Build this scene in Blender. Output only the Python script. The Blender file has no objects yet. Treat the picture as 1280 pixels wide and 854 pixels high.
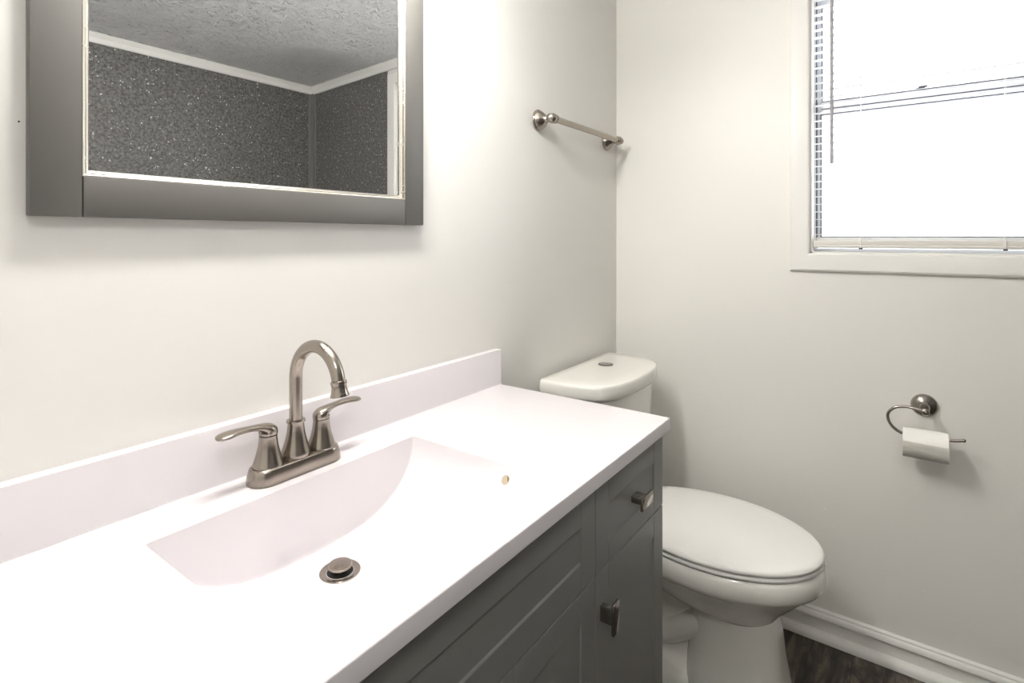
import bpy, bmesh, math, random
from mathutils import Vector, Matrix
PI = math.pi
random.seed(4)
scn = bpy.context.scene
COL = scn.collection

# ------------------------------------------------------------------ camera, world, exposure
# axes: back wall is y = 0, window wall is x = 0, the room lies at x < 0, y < 0, floor z = 0
cam_d = bpy.data.cameras.new('camera')
cam = bpy.data.objects.new('camera', cam_d); COL.objects.link(cam)
cam.location = (-1.9666, -0.9203, 1.2667)
cam.rotation_euler = (math.radians(90), 0, math.radians(35.9527 - 90))
cam_d.sensor_width = 36; cam_d.sensor_fit = 'HORIZONTAL'
cam_d.lens = 36 * 679.3 / 1280
cam_d.shift_y = -(427 - 296.72) / 1280
cam_d.clip_start = 0.01
scn.camera = cam

world = bpy.data.worlds.new('overcast_sky'); scn.world = world
world.use_nodes = True
wbg = world.node_tree.nodes['Background']
wbg.inputs[0].default_value = (0.93, 0.97, 1.0, 1)
wbg.inputs[1].default_value = 2.3

LAMP_STRENGTH = 48.0          # globes of the vanity light
CEIL_FILL_STRENGTH = 12.0      # added fill dome behind the camera, brightens the back wall
scn.view_settings.view_transform = 'Standard'
scn.view_settings.look = 'None'
scn.view_settings.exposure = 1.7
scn.view_settings.gamma = 1.0
scn.view_settings.use_curve_mapping = False
try:
    scn.cycles.use_denoising = True
    scn.cycles.max_bounces = 14
    scn.cycles.diffuse_bounces = 6
    scn.cycles.glossy_bounces = 6
    scn.cycles.transparent_max_bounces = 12
    scn.cycles.sample_clamp_indirect = 6
except Exception:
    pass

# daylight through the window: a portal guides sampling of the sky
pd = bpy.data.lights.new('window_daylight', 'AREA'); pd.shape = 'RECTANGLE'
pd.size = 0.61; pd.size_y = 0.87
po = bpy.data.objects.new('window_daylight', pd); COL.objects.link(po)
po.location = (0.13, -0.973, 1.65); po.rotation_euler = (0, math.radians(90), 0)   # local -Z -> -X
pd.size, pd.size_y = 0.87, 0.61
pd.cycles.is_portal = True

# ------------------------------------------------------------------ materials
def mat(name, col, rough=0.5, metal=0.0, coat=0.0, spec=0.5):
    m = bpy.data.materials.new(name); m.use_nodes = True
    b = m.node_tree.nodes['Principled BSDF']
    b.inputs['Base Color'].default_value = (*col, 1)
    b.inputs['Roughness'].default_value = rough
    b.inputs['Metallic'].default_value = metal
    b.inputs['Coat Weight'].default_value = coat
    b.inputs['Specular IOR Level'].default_value = spec
    return m
def nt(m): return m.node_tree.nodes, m.node_tree.links, m.node_tree.nodes['Principled BSDF']
def noise_bump(m, scale, strength, dist=0.002, detail=3, stretch=None):
    N, L, b = nt(m)
    tc = N.new('ShaderNodeTexCoord'); no = N.new('ShaderNodeTexNoise'); bp = N.new('ShaderNodeBump')
    no.inputs['Scale'].default_value = scale; no.inputs['Detail'].default_value = detail
    src = tc.outputs['Object']
    if stretch:
        mp = N.new('ShaderNodeMapping'); mp.inputs['Scale'].default_value = stretch
        L.new(src, mp.inputs[0]); src = mp.outputs[0]
    L.new(src, no.inputs['Vector']); L.new(no.outputs['Fac'], bp.inputs['Height'])
    bp.inputs['Strength'].default_value = strength; bp.inputs['Distance'].default_value = dist
    L.new(bp.outputs[0], b.inputs['Normal'])
    return no

M = {}
M['wall'] = mat('greige_wall_paint', (0.77, 0.757, 0.722), 0.42)
noise_bump(M['wall'], 140, 0.10, 0.0008)
M['ceiling'] = mat('stomped_ceiling_texture', (0.84, 0.84, 0.84), 0.6)
N, L, b = nt(M['ceiling'])
tc = N.new('ShaderNodeTexCoord')
n1 = N.new('ShaderNodeTexNoise'); n1.noise_type = 'RIDGED_MULTIFRACTAL'; n1.inputs['Scale'].default_value = 52; n1.inputs['Detail'].default_value = 2.5; n1.inputs['Distortion'].default_value = 1.2
n2 = N.new('ShaderNodeTexNoise'); n2.inputs['Scale'].default_value = 24; n2.inputs['Detail'].default_value = 5; n2.inputs['Distortion'].default_value = 3.5
L.new(tc.outputs['Object'], n1.inputs['Vector']); L.new(tc.outputs['Object'], n2.inputs['Vector'])
dist = N.new('ShaderNodeVectorMath'); dist.operation = 'DISTANCE'; dist.inputs[1].default_value = (-0.30, -1.56, 2.18)
L.new(tc.outputs['Object'], dist.inputs[0])
rng = N.new('ShaderNodeMapRange'); rng.inputs['From Min'].default_value = 0.12; rng.inputs['From Max'].default_value = 0.22
rng.inputs['To Min'].default_value = 1.0; rng.inputs['To Max'].default_value = 0.0
L.new(dist.outputs['Value'], rng.inputs['Value'])
mx = N.new('ShaderNodeMix'); L.new(rng.outputs[0], mx.inputs['Factor'])
mu = N.new('ShaderNodeMath'); mu.operation = 'MULTIPLY'; mu.inputs[1].default_value = 1.3
L.new(n2.outputs['Fac'], mu.inputs[0])
L.new(n1.outputs['Fac'], mx.inputs['A']); L.new(mu.outputs[0], mx.inputs['B'])
bp = N.new('ShaderNodeBump'); bp.inputs['Strength'].default_value = 1.0; bp.inputs['Distance'].default_value = 0.028
L.new(mx.outputs['Result'], bp.inputs['Height']); L.new(bp.outputs[0], b.inputs['Normal'])

# dark speckled panel
M['panel'] = mat('dark_speckled_panel', (0.1, 0.1, 0.1), 0.34)
N, L, b = nt(M['panel'])
tc = N.new('ShaderNodeTexCoord')
vo = N.new('ShaderNodeTexVoronoi'); vo.inputs['Scale'].default_value = 95
wn = N.new('ShaderNodeTexNoise'); wn.inputs['Scale'].default_value = 60; L.new(tc.outputs['Object'], wn.inputs['Vector'])
wm = N.new('ShaderNodeVectorMath'); wm.operation = 'MULTIPLY_ADD'; wm.inputs[1].default_value = (0.022, 0.022, 0.022)
L.new(wn.outputs['Color'], wm.inputs[0]); L.new(tc.outputs['Object'], wm.inputs[2]); L.new(wm.outputs[0], vo.inputs['Vector'])
no = N.new('ShaderNodeTexNoise'); no.inputs['Scale'].default_value = 90; no.inputs['Detail'].default_value = 4
L.new(tc.outputs['Object'], no.inputs['Vector'])
cr = N.new('ShaderNodeValToRGB'); cr.color_ramp.elements[0].position = 0.35; cr.color_ramp.elements[0].color = (0.080, 0.077, 0.073, 1)
cr.color_ramp.elements[1].position = 0.7; cr.color_ramp.elements[1].color = (0.22, 0.213, 0.204, 1)
L.new(no.outputs['Fac'], cr.inputs[0])
lt = N.new('ShaderNodeMath'); lt.operation = 'LESS_THAN'; lt.inputs[1].default_value = 0.27
L.new(vo.outputs['Distance'], lt.inputs[0])
sp = N.new('ShaderNodeSeparateColor'); L.new(vo.outputs['Color'], sp.inputs[0])
gt = N.new('ShaderNodeMath'); gt.operation = 'GREATER_THAN'; gt.inputs[1].default_value = 0.58
L.new(sp.outputs[0], gt.inputs[0])
ml = N.new('ShaderNodeMath'); ml.operation = 'MULTIPLY'; L.new(lt.outputs[0], ml.inputs[0]); L.new(gt.outputs[0], ml.inputs[1])
mc = N.new('ShaderNodeMix'); mc.data_type = 'RGBA'
L.new(ml.outputs[0], mc.inputs['Factor']); L.new(cr.outputs[0], mc.inputs['A']); mc.inputs['B'].default_value = (0.5, 0.5, 0.5, 1)
fl = N.new('ShaderNodeValToRGB'); fl.color_ramp.elements[0].color = (0.16, 0.155, 0.15, 1); fl.color_ramp.elements[1].color = (0.88, 0.86, 0.83, 1)
fl.color_ramp.elements[0].position = 0.35; fl.color_ramp.elements[1].position = 1.0
L.new(sp.outputs[1], fl.inputs[0]); L.new(fl.outputs[0], mc.inputs['B'])
L.new(mc.outputs['Result'], b.inputs['Base Color'])

# vinyl plank floor
M['floor'] = mat('dark_wood_plank', (0.05, 0.04, 0.03), 0.35)
N, L, b = nt(M['floor'])
tc = N.new('ShaderNodeTexCoord')
br = N.new('ShaderNodeTexBrick'); br.inputs['Scale'].default_value = 1.0
br.inputs['Brick Width'].default_value = 1.2; br.inputs['Row Height'].default_value = 0.18; br.inputs['Mortar Size'].default_value = 0.0015
br.inputs['Color1'].default_value = (0.30, 0.30, 0.30, 1); br.inputs['Color2'].default_value = (0.9, 0.9, 0.9, 1); br.inputs['Mortar'].default_value = (0.02, 0.02, 0.02, 1)
mr = N.new('ShaderNodeMapping'); mr.inputs['Rotation'].default_value = (0, 0, 0); mr.inputs['Location'].default_value = (0.3, 0.07, 0)
L.new(tc.outputs['Object'], mr.inputs[0]); L.new(mr.outputs[0], br.inputs['Vector'])
mp = N.new('ShaderNodeMapping'); mp.inputs['Scale'].default_value = (2.0, 8, 1)
L.new(tc.outputs['Object'], mp.inputs[0])
ng = N.new('ShaderNodeTexNoise'); ng.inputs['Scale'].default_value = 2.2; ng.inputs['Detail'].default_value = 9; ng.inputs['Distortion'].default_value = 1.8; ng.inputs['Roughness'].default_value = 0.65
L.new(mp.outputs[0], ng.inputs['Vector'])
cr = N.new('ShaderNodeValToRGB')
cr.color_ramp.elements[0].position = 0.36; cr.color_ramp.elements[0].color = (0.018, 0.014, 0.011, 1)
cr.color_ramp.elements[1].position = 0.68; cr.color_ramp.elements[1].color = (0.20, 0.165, 0.13, 1)
e = cr.color_ramp.elements.new(0.5); e.color = (0.065, 0.052, 0.041, 1)
L.new(ng.outputs['Fac'], cr.inputs[0])
mm = N.new('ShaderNodeMix'); mm.data_type = 'RGBA'; mm.blend_type = 'MULTIPLY'; mm.inputs['Factor'].default_value = 0.7
L.new(cr.outputs[0], mm.inputs['A']); L.new(br.outputs['Color'], mm.inputs['B'])
L.new(mm.outputs['Result'], b.inputs['Base Color'])
bp = N.new('ShaderNodeBump'); bp.inputs['Strength'].default_value = 0.15; bp.inputs['Distance'].default_value = 0.002
L.new(ng.outputs['Fac'], bp.inputs['Height']); L.new(bp.outputs[0], b.inputs['Normal'])

M['trim'] = mat('satin_white_trim', (0.80, 0.79, 0.76), 0.35)
noise_bump(M['trim'], 30, 0.05, 0.001)
M['strip'] = mat('grey_corner_strip', (0.20, 0.195, 0.185), 0.45)
noise_bump(M['strip'], 60, 0.1, 0.001)
M['vinyl'] = mat('white_window_vinyl', (0.80, 0.81, 0.85), 0.35)
noise_bump(M['vinyl'], 20, 0.03, 0.001)
M['gasket'] = mat('grey_glazing_gasket', (0.07, 0.07, 0.09), 0.6)
noise_bump(M['gasket'], 20, 0.03, 0.001)
M['slat'] = mat('white_blind_slat', (0.90, 0.90, 0.90), 0.4)
N, L, b = nt(M['slat'])
tr = N.new('ShaderNodeBsdfTranslucent'); tr.inputs[0].default_value = (0.95, 0.95, 0.95, 1)
ms = N.new('ShaderNodeMixShader'); ms.inputs[0].default_value = 0.35
out = N['Material Output']; L.new(b.outputs[0], ms.inputs[1]); L.new(tr.outputs[0], ms.inputs[2]); L.new(ms.outputs[0], out.inputs[0])
M['blind_rail'] = mat('cream_blind_rail', (0.74, 0.72, 0.67), 0.35)
noise_bump(M['blind_rail'], 30, 0.03, 0.001)
M['cord'] = mat('white_blind_cord', (0.88, 0.88, 0.86), 0.7)
noise_bump(M['cord'], 900, 0.3, 0.0005)
M['wand'] = mat('grey_plastic_wand', (0.36, 0.34, 0.36), 0.25)
noise_bump(M['wand'], 60, 0.03, 0.001)

M['counter'] = mat('white_cultured_marble', (0.86, 0.84, 0.86), 0.16, coat=0.3)
N, L, b = nt(M['counter'])
tc = N.new('ShaderNodeTexCoord'); no = N.new('ShaderNodeTexNoise'); no.inputs['Scale'].default_value = 5; no.inputs['Detail'].default_value = 4
L.new(tc.outputs['Object'], no.inputs['Vector'])
cr = N.new('ShaderNodeValToRGB'); cr.color_ramp.elements[0].color = (0.69, 0.655, 0.675, 1); cr.color_ramp.elements[1].color = (0.71, 0.678, 0.694, 1)
L.new(no.outputs['Fac'], cr.inputs[0]); L.new(cr.outputs[0], b.inputs['Base Color'])
M['hole'] = mat('tan_raw_edge', (0.42, 0.35, 0.25), 0.6)
noise_bump(M['hole'], 80, 0.2, 0.001)
M['black'] = mat('black_void', (0.01, 0.009, 0.008), 0.6)
noise_bump(M['black'], 80, 0.1, 0.001)

M['cabinet'] = mat('grey_cabinet_paint', (0.225, 0.222, 0.21), 0.38)
noise_bump(M['cabinet'], 25, 0.05, 0.0015, stretch=(1, 1, 0.15))
M['frame'] = mat('grey_mirror_frame_paint', (0.125, 0.120, 0.110), 0.45)
noise_bump(M['frame'], 25, 0.04, 0.001)
M['mirror'] = mat('silver_mirror', (0.88, 0.89, 0.90), 0.0, metal=1.0)
N, L, b = nt(M['mirror'])
tc = N.new('ShaderNodeTexCoord'); no = N.new('ShaderNodeTexNoise'); no.inputs['Scale'].default_value = 3
L.new(tc.outputs['Object'], no.inputs['Vector'])
mr_ = N.new('ShaderNodeMapRange'); mr_.inputs['To Min'].default_value = 0.0; mr_.inputs['To Max'].default_value = 0.004
L.new(no.outputs['Fac'], mr_.inputs['Value']); L.new(mr_.outputs[0], b.inputs['Roughness'])

def nickel(name, col, rough, stretch):
    m = mat(name, col, rough, metal=1.0)
    N, L, b = nt(m)
    tc = N.new('ShaderNodeTexCoord'); mp = N.new('ShaderNodeMapping'); mp.inputs['Scale'].default_value = stretch
    no = N.new('ShaderNodeTexNoise'); no.inputs['Scale'].default_value = 40; no.inputs['Detail'].default_value = 4
    L.new(tc.outputs['Object'], mp.inputs[0]); L.new(mp.outputs[0], no.inputs['Vector'])
    r = N.new('ShaderNodeMapRange'); r.inputs['To Min'].default_value = rough - 0.05; r.inputs['To Max'].default_value = rough + 0.06
    L.new(no.outputs['Fac'], r.inputs['Value']); L.new(r.outputs[0], b.inputs['Roughness'])
    return m
M['nickel'] = nickel('brushed_nickel', (0.36, 0.32, 0.28), 0.22, (1, 1, 12))
M['nickel_dark'] = nickel('dark_polished_nickel', (0.36, 0.33, 0.30), 0.14, (3, 3, 3))
M['chrome'] = nickel('chrome', (0.62, 0.62, 0.62), 0.12, (3, 3, 3))

M['porcelain'] = mat('off_white_porcelain', (0.83, 0.815, 0.765), 0.10, coat=0.5)
noise_bump(M['porcelain'], 6, 0.02, 0.001)
M['seat'] = mat('white_seat_plastic', (0.85, 0.84, 0.81), 0.16)
noise_bump(M['seat'], 6, 0.02, 0.001)
M['paper'] = mat('soft_white_paper', (0.90, 0.885, 0.84), 0.9, spec=0.1)
noise_bump(M['paper'], 70, 0.35, 0.0015, stretch=(1, 0.3, 1))
M['card'] = mat('brown_cardboard_core', (0.30, 0.22, 0.15), 0.9)
noise_bump(M['card'], 70, 0.2, 0.001)

gm = bpy.data.materials.new('clear_window_glass'); gm.use_nodes = True
N = gm.node_tree.nodes; L = gm.node_tree.links; N.remove(N['Principled BSDF'])
t_ = N.new('ShaderNodeBsdfTransparent'); g_ = N.new('ShaderNodeBsdfGlossy'); g_.inputs['Roughness'].default_value = 0.0
fr = N.new('ShaderNodeFresnel'); fr.inputs[0].default_value = 1.2
x_ = N.new('ShaderNodeMixShader'); L.new(fr.outputs[0], x_.inputs[0]); L.new(t_.outputs[0], x_.inputs[1]); L.new(g_.outputs[0], x_.inputs[2])
L.new(x_.outputs[0], N['Material Output'].inputs[0])
M['glass'] = gm
def emis(name, col, s):
    m = bpy.data.materials.new(name); m.use_nodes = True
    b = m.node_tree.nodes['Principled BSDF']
    b.inputs['Base Color'].default_value = (0.9, 0.9, 0.88, 1); b.inputs['Roughness'].default_value = 0.3
    b.inputs['Emission Color'].default_value = (*col, 1); b.inputs['Emission Strength'].default_value = s
    return m
M['globe'] = emis('lit_frosted_globe', (1.0, 0.97, 0.92), LAMP_STRENGTH)
M['dome'] = emis('frosted_fill_dome', (1.0, 0.98, 0.95), CEIL_FILL_STRENGTH)

# ------------------------------------------------------------------ helpers
def link_mesh(name, bm, m, parent=None, smooth=True, angle=35):
    """one mesh object; coordinates in bm are world coordinates"""
    org = Vector((0, 0, 0))
    if parent is not None:
        org = Vector(parent['_o']) if '_o' in parent else Vector((0, 0, 0))
    elif len(bm.verts):
        zs = [v.co.z for v in bm.verts]; xs = [v.co.x for v in bm.verts]; ys = [v.co.y for v in bm.verts]
        org = Vector(((min(xs) + max(xs)) / 2, (min(ys) + max(ys)) / 2, min(zs)))
    keep_world = name in WORLD_TEX
    if keep_world and parent is None: org = Vector((0, 0, 0))
    bmesh.ops.recalc_face_normals(bm, faces=bm.faces[:])
    for v in bm.verts: v.co -= org
    me = bpy.data.meshes.new(name); bm.to_mesh(me); bm.free()
    mats = m if isinstance(m, (list, tuple)) else [m]
    for q in mats: me.materials.append(q)
    if smooth:
        me.polygons.foreach_set('use_smooth', [True] * len(me.polygons))
        me.set_sharp_from_angle(angle=math.radians(angle))
    o = bpy.data.objects.new(name, me); COL.objects.link(o)
    if parent is not None:
        o.parent = parent; o['_o'] = tuple(org)
    else:
        o.location = org; o['_o'] = tuple(org)
    return o
WORLD_TEX = {'ceiling', 'floor', 'wall_back', 'wall_right', 'wall_front', 'wall_left'}
def thing(name, label, cat, loc, group=None):
    o = bpy.data.objects.new(name, None); COL.objects.link(o)
    o.location = loc; o.empty_display_size = 0.05
    o['label'] = label; o['category'] = cat; o['_o'] = tuple(loc)
    if group: o['group'] = group
    return o
def tag(o, label, cat, group=None):
    o['label'] = label; o['category'] = cat
    if group: o['group'] = group
    return o
def struct(name, bm, m, smooth=False):
    o = link_mesh(name, bm, m, None, smooth); o['kind'] = 'structure'; return o
def bx(bm, x0, x1, y0, y1, z0, z1, bev=0.0, seg=2, mi=0):
    x0, x1 = sorted((x0, x1)); y0, y1 = sorted((y0, y1)); z0, z1 = sorted((z0, z1))
    r = bmesh.ops.create_cube(bm, size=1.0)
    vs = r['verts']
    for v in vs:
        v.co = Vector(((x0 + x1) / 2 + v.co.x * (x1 - x0), (y0 + y1) / 2 + v.co.y * (y1 - y0), (z0 + z1) / 2 + v.co.z * (z1 - z0)))
    fs = {f for v in vs for f in v.link_faces}
    for f in fs: f.material_index = mi
    if bev > 0:
        es = list({e for v in vs for e in v.link_edges})
        bmesh.ops.bevel(bm, geom=es, offset=bev, segments=seg, affect='EDGES', profile=0.5)
    return bm
def box(*a, **k): return bx(bmesh.new(), *a, **k)
def lathe(bm, prof, origin, axis=(0, 0, 1), seg=40, cap=True):
    """prof = [(r, h)...] along axis from origin"""
    ax = Vector(axis).normalized(); t = Vector((0, 0, 1)) if abs(ax.z) < 0.9 else Vector((1, 0, 0))
    u = ax.cross(t).normalized(); w = ax.cross(u); o = Vector(origin)
    rings = []
    for r, h in prof:
        rings.append([bm.verts.new(o + ax * h + (u * math.cos(2 * PI * k / seg) + w * math.sin(2 * PI * k / seg)) * max(r, 1e-5)) for k in range(seg)])
    for a, b_ in zip(rings, rings[1:]):
        for k in range(seg):
            bm.faces.new((a[k], a[(k + 1) % seg], b_[(k + 1) % seg], b_[k]))
    if cap:
        bm.faces.new(rings[0][::-1]); bm.faces.new(rings[-1])
    return bm
def spline(pts, n=10):
    """Catmull-Rom through pts (tuples of any dim)"""
    out = []
    P = [pts[0]] + list(pts) + [pts[-1]]
    for i in range(1, len(P) - 2):
        for k in range(n):
            t = k / n
            out.append(tuple(0.5 * ((2 * p1) + (-p0 + p2) * t + (2 * p0 - 5 * p1 + 4 * p2 - p3) * t * t + (-p0 + 3 * p1 - 3 * p2 + p3) * t ** 3)
                             for p0, p1, p2, p3 in zip(P[i - 1], P[i], P[i + 1], P[i + 2])))
    out.append(tuple(pts[-1])); return out
def tube(bm, pts, rad, seg=20, flat=None, cap=True, upv=(0, 0, 1)):
    """sweep; rad number or list; flat optional list of (a,b) half axes: a sideways, b along the 'up' normal"""
    P = [Vector(p) for p in pts]; n = len(P); rings = []
    up = Vector(upv)
    prev = None
    for i in range(n):
        tan = (P[min(i + 1, n - 1)] - P[max(i - 1, 0)]).normalized()
        if prev is None:
            a = up.cross(tan)
            if a.length < 1e-3: a = Vector((1, 0, 0)).cross(tan)
            a.normalize()
        else:
            a = (prev - tan * prev.dot(tan)).normalized()
        prev = a; b_ = tan.cross(a)
        if flat: ra, rb = flat[i]
        else: ra = rb = rad[i] if isinstance(rad, (list, tuple)) else rad
        rings.append([bm.verts.new(P[i] + a * ra * math.cos(2 * PI * k / seg) + b_ * rb * math.sin(2 * PI * k / seg)) for k in range(seg)])
    for r0, r1 in zip(rings, rings[1:]):
        for k in range(seg):
            bm.faces.new((r0[k], r0[(k + 1) % seg], r1[(k + 1) % seg], r1[k]))
    if cap: bm.faces.new(rings[0][::-1]); bm.faces.new(rings[-1])
    return bm
def loft(bm, secs, cap=True):
    rings = [[bm.verts.new(p) for p in s] for s in secs]
    n = len(rings[0])
    for a, b_ in zip(rings, rings[1:]):
        for k in range(n): bm.faces.new((a[k], a[(k + 1) % n], b_[(k + 1) % n], b_[k]))
    if cap: bm.faces.new(rings[0][::-1]); bm.faces.new(rings[-1])
    return bm
def extrude_profile(bm, prof, axis, a0, a1):
    """prof: list of 2D points in the plane normal to axis ('x': (y,z); 'y': (x,z))"""
    def P(q, a): return Vector((a, q[0], q[1])) if axis == 'x' else Vector((q[0], a, q[1]))
    A = [bm.verts.new(P(q, a0)) for q in prof]; B = [bm.verts.new(P(q, a1)) for q in prof]
    n = len(prof)
    for k in range(n): bm.faces.new((A[k], A[(k + 1) % n], B[(k + 1) % n], B[k]))
    bm.faces.new(A[::-1]); bm.faces.new(B)
    return bm

# ------------------------------------------------------------------ room shell
H = 2.32; XL = -2.75; YF = -2.02
WY0, WY1, WZ0, WZ1 = -1.275, -0.672, 1.215, 2.08          # window opening
struct('floor', box(XL - 0.1, 0.14, YF - 0.1, 0.1, -0.1, 0), M['floor'])
def zc(y): return 2.174 + 0.040 * (y - YF)             # the ceiling rises gently towards the back wall
bm = bmesh.new()
extrude_profile(bm, [(YF, zc(YF)), (0, zc(0)), (0, zc(0) + 0.1), (YF, zc(YF) + 0.1)], 'x', XL, 0)
struct('ceiling', bm, M['ceiling'])
struct('wall_back', box(XL - 0.1, 0.0, 0, 0.1, 0, H), M['wall'])
struct('wall_left', box(XL - 0.1, XL, YF, 0, 0, H), M['wall'])
struct('wall_front', box(XL - 0.1, 0.0, YF - 0.1, YF, 0, H), M['panel'])
bm = bmesh.new()
T = 0.14
PY = -1.345                                               # painted wall ends, speckled panel begins
bx(bm, 0, T, PY, WY0, 0, H); bx(bm, 0, T, WY1, 0.1, 0, H)
bx(bm, 0, T, WY0, WY1, 0, WZ0); bx(bm, 0, T, WY0, WY1, WZ1, H)
bx(bm, 0, T, YF - 0.1, PY, 0, H, mi=1)
struct('wall_right', bm, [M['wall'], M['panel']])
# grey corner strip and crown mouldings
bm = box(-0.034, 0.0, YF, YF + 0.007, 0, 2.137, 0.002); bx(bm, -0.007, 0.0, YF + 0.002, YF + 0.034, 0, 2.137, 0.002); bx(bm, -0.016, -0.007, YF + 0.006, YF + 0.014, 0, 2.137, 0.003)
struct('trim_1', bm, M['strip'])
def crown(name, axis, wallpos, sgn, a0, a1):
    z = zc(wallpos) if axis == 'x' else zc(a0)
    pr_ = [(0, z), (0, z - 0.043), (0.008, z - 0.043), (0.011, z - 0.036), (0.012, z - 0.02), (0.020, z - 0.008), (0.024, z)]
    bm = extrude_profile(bmesh.new(), [(wallpos + sgn * p, q) for p, q in pr_], axis, a0, a1)
    if axis == 'y':
        for v in bm.verts: v.co.z += 0.040 * (v.co.y - a0)
    return struct(name, bm, M['trim'])
crown('trim_2', 'x', YF, 1, XL, 0); crown('trim_3', 'y', 0, -1, YF, 0); crown('trim_4', 'x', 0, -1, XL, 0)
# baseboards: bead on top, flat field, shoe moulding
def base_prof(w, s):
    q = [(0, 0), (0.026, 0), (0.026, 0.004), (0.0255, 0.012), (0.022, 0.020), (0.016, 0.025), (0.006, 0.027),
         (0.006, 0.063), (0.014, 0.0645), (0.0165, 0.068), (0.0165, 0.076), (0.013, 0.081), (0.0075, 0.083), (0.0075, 0.088), (0.004, 0.092), (0, 0.093)]
    return [(w + s * a, z) for a, z in q]
struct('baseboard_right', extrude_profile(bmesh.new(), base_prof(0, -1), 'y', YF + 0.008, 0), M['trim'], True)
struct('baseboard_back', extrude_profile(bmesh.new(), base_prof(0, -1), 'x', -0.765, -0.026), M['trim'], True)
struct('baseboard_left', extrude_profile(bmesh.new(), base_prof(XL, 1), 'y', YF, 0), M['trim'], True)

# ------------------------------------------------------------------ window
win = thing('window_1', '', '', (0.0, (WY0 + WY1) / 2, WZ0)); win['kind'] = 'structure'
del win['label']; del win['category']
def casing_bm():
    bm = bmesh.new()
    O = (-1.335, -0.6145, 1.1595, 2.136)     # outer y0,y1,z0,z1
    prof = [(0, 0), (0, -0.012), (0.006, -0.017), (0.014, -0.018), (0.042, -0.015), (0.052, -0.014), (0.0565, -0.011), (0.0565, 0)]  # (inset, x)
    rings = []
    for ins, x in prof:
        y0, y1, z0, z1 = O[0] + ins, O[1] - ins, O[2] + ins, O[3] - ins
        rings.append([bm.verts.new((x, y, z)) for y, z in ((y0, z0), (y1, z0), (y1, z1), (y0, z1))])
    n = len(rings)
    for i in range(n):
        a, b_ = rings[i], rings[(i + 1) % n]
        for k in range(4): bm.faces.new((a[k], a[(k + 1) % 4], b_[(k + 1) % 4], b_[k]))
    return bm
link_mesh('casing', casing_bm(), M['trim'], win, True, 20)
bm = bmesh.new()
bx(bm, 0, T, WY1 - 0.0, WY1 - 0.006, WZ0, WZ1); bx(bm, 0, T, WY0, WY0 + 0.006, WZ0, WZ1)
bx(bm, 0, T, WY0, WY1, WZ0, WZ0 + 0.006); bx(bm, 0, T, WY0, WY1, WZ1 - 0.006, WZ1)
link_mesh('jamb', bm, M['trim'], win, False)
def ring_box(bm, y0, y1, z0, z1, w, x0, x1, wb=None, wt=None, mi=0, bev=0.0015):
    wb = wb or w; wt = wt or w
    bx(bm, x0, x1, y0, y0 + w, z0, z1, bev, 1, mi); bx(bm, x0, x1, y1 - w, y1, z0, z1, bev, 1, mi)
    bx(bm, x0, x1, y0 + w, y1 - w, z0, z0 + wb, bev, 1, mi); bx(bm, x0, x1, y0 + w, y1 - w, z1 - wt, z1, bev, 1, mi)
    return bm
fy0, fy1 = WY0 + 0.006, WY1 - 0.006
link_mesh('window_frame', ring_box(bmesh.new(), fy0, fy1, WZ0 + 0.006, WZ1 - 0.006, 0.0045, 0.05, 0.13, 0.010, 0.010), M['vinyl'], win)
def sash(name, z0, z1, x0, x1, wb, wt):
    y0, y1 = fy0 + 0.0055, fy1 - 0.0055
    s = link_mesh(name, ring_box(bmesh.new(), y0, y1, z0, z1, 0.0105, x0, x1, wb, wt), M['vinyl'], win)
    g = bmesh.new()
    e_ = 0.0025
    for (a, b_, c_, d_) in ((y0 + 0.0105, y0 + 0.0105 + e_, z0 + wb, z1 - wt), (y1 - 0.0105 - e_, y1 - 0.0105, z0 + wb, z1 - wt),
                            (y0 + 0.0105, y1 - 0.0105, z0 + wb, z0 + wb + e_), (y0 + 0.0105, y1 - 0.0105, z1 - wt - e_, z1 - wt)):
        bx(g, x0 - 0.001, x1 - 0.004, a, b_, c_, d_)
    link_mesh('glazing_gasket', g, M['gasket'], s, False)
    xm = (x0 + x1) / 2
    link_mesh('pane', box(xm - 0.002, xm + 0.002, y0 + 0.0085, y1 - 0.0085, z0 + wb - 0.002, z1 - wt + 0.002), M['glass'], s, False)
    return s
sash('upper_sash', 1.683, WZ1 - 0.017, 0.095, 0.118, 0.030, 0.03)
ls = sash('lower_sash', WZ0 + 0.017, 1.712, 0.064, 0.088, 0.035, 0.044)
bm = bmesh.new(); bx(bm, 0.0625, 0.0645, fy0 + 0.018, fy1 - 0.018, 1.7065, 1.7090); bx(bm, 0.0625, 0.0645, fy0 + 0.018, fy1 - 0.018, 1.6825, 1.6850)
link_mesh('rail_groove', bm, M['gasket'], ls, False)
link_mesh('finger_lift', box(0.056, 0.064, fy0 + 0.03, fy1 - 0.03, 1.6850, 1.6950, 0.002), M['vinyl'], ls)
bm = bmesh.new(); lathe(bm, [(0.012, 0), (0.012, 0.004), (0.005, 0.006), (0.004, 0.012)], (0.076, -0.955, 1.712), seg=20)
bx(bm, 0.071, 0.078, -0.972, -0.950, 1.716, 1.722, 0.001)
link_mesh('sash_lock', bm, M['gasket'], ls)
# dark weather strip in the side tracks
bm = bmesh.new()
bx(bm, 0.05, 0.064, fy1 - 0.0070, fy1 - 0.0045, WZ0 + 0.017, WZ1 - 0.017); bx(bm, 0.05, 0.064, fy0 + 0.0045, fy0 + 0.0070, WZ0 + 0.017, WZ1 - 0.017)
link_mesh('weather_strip', bm, M['gasket'], win, False)

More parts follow.
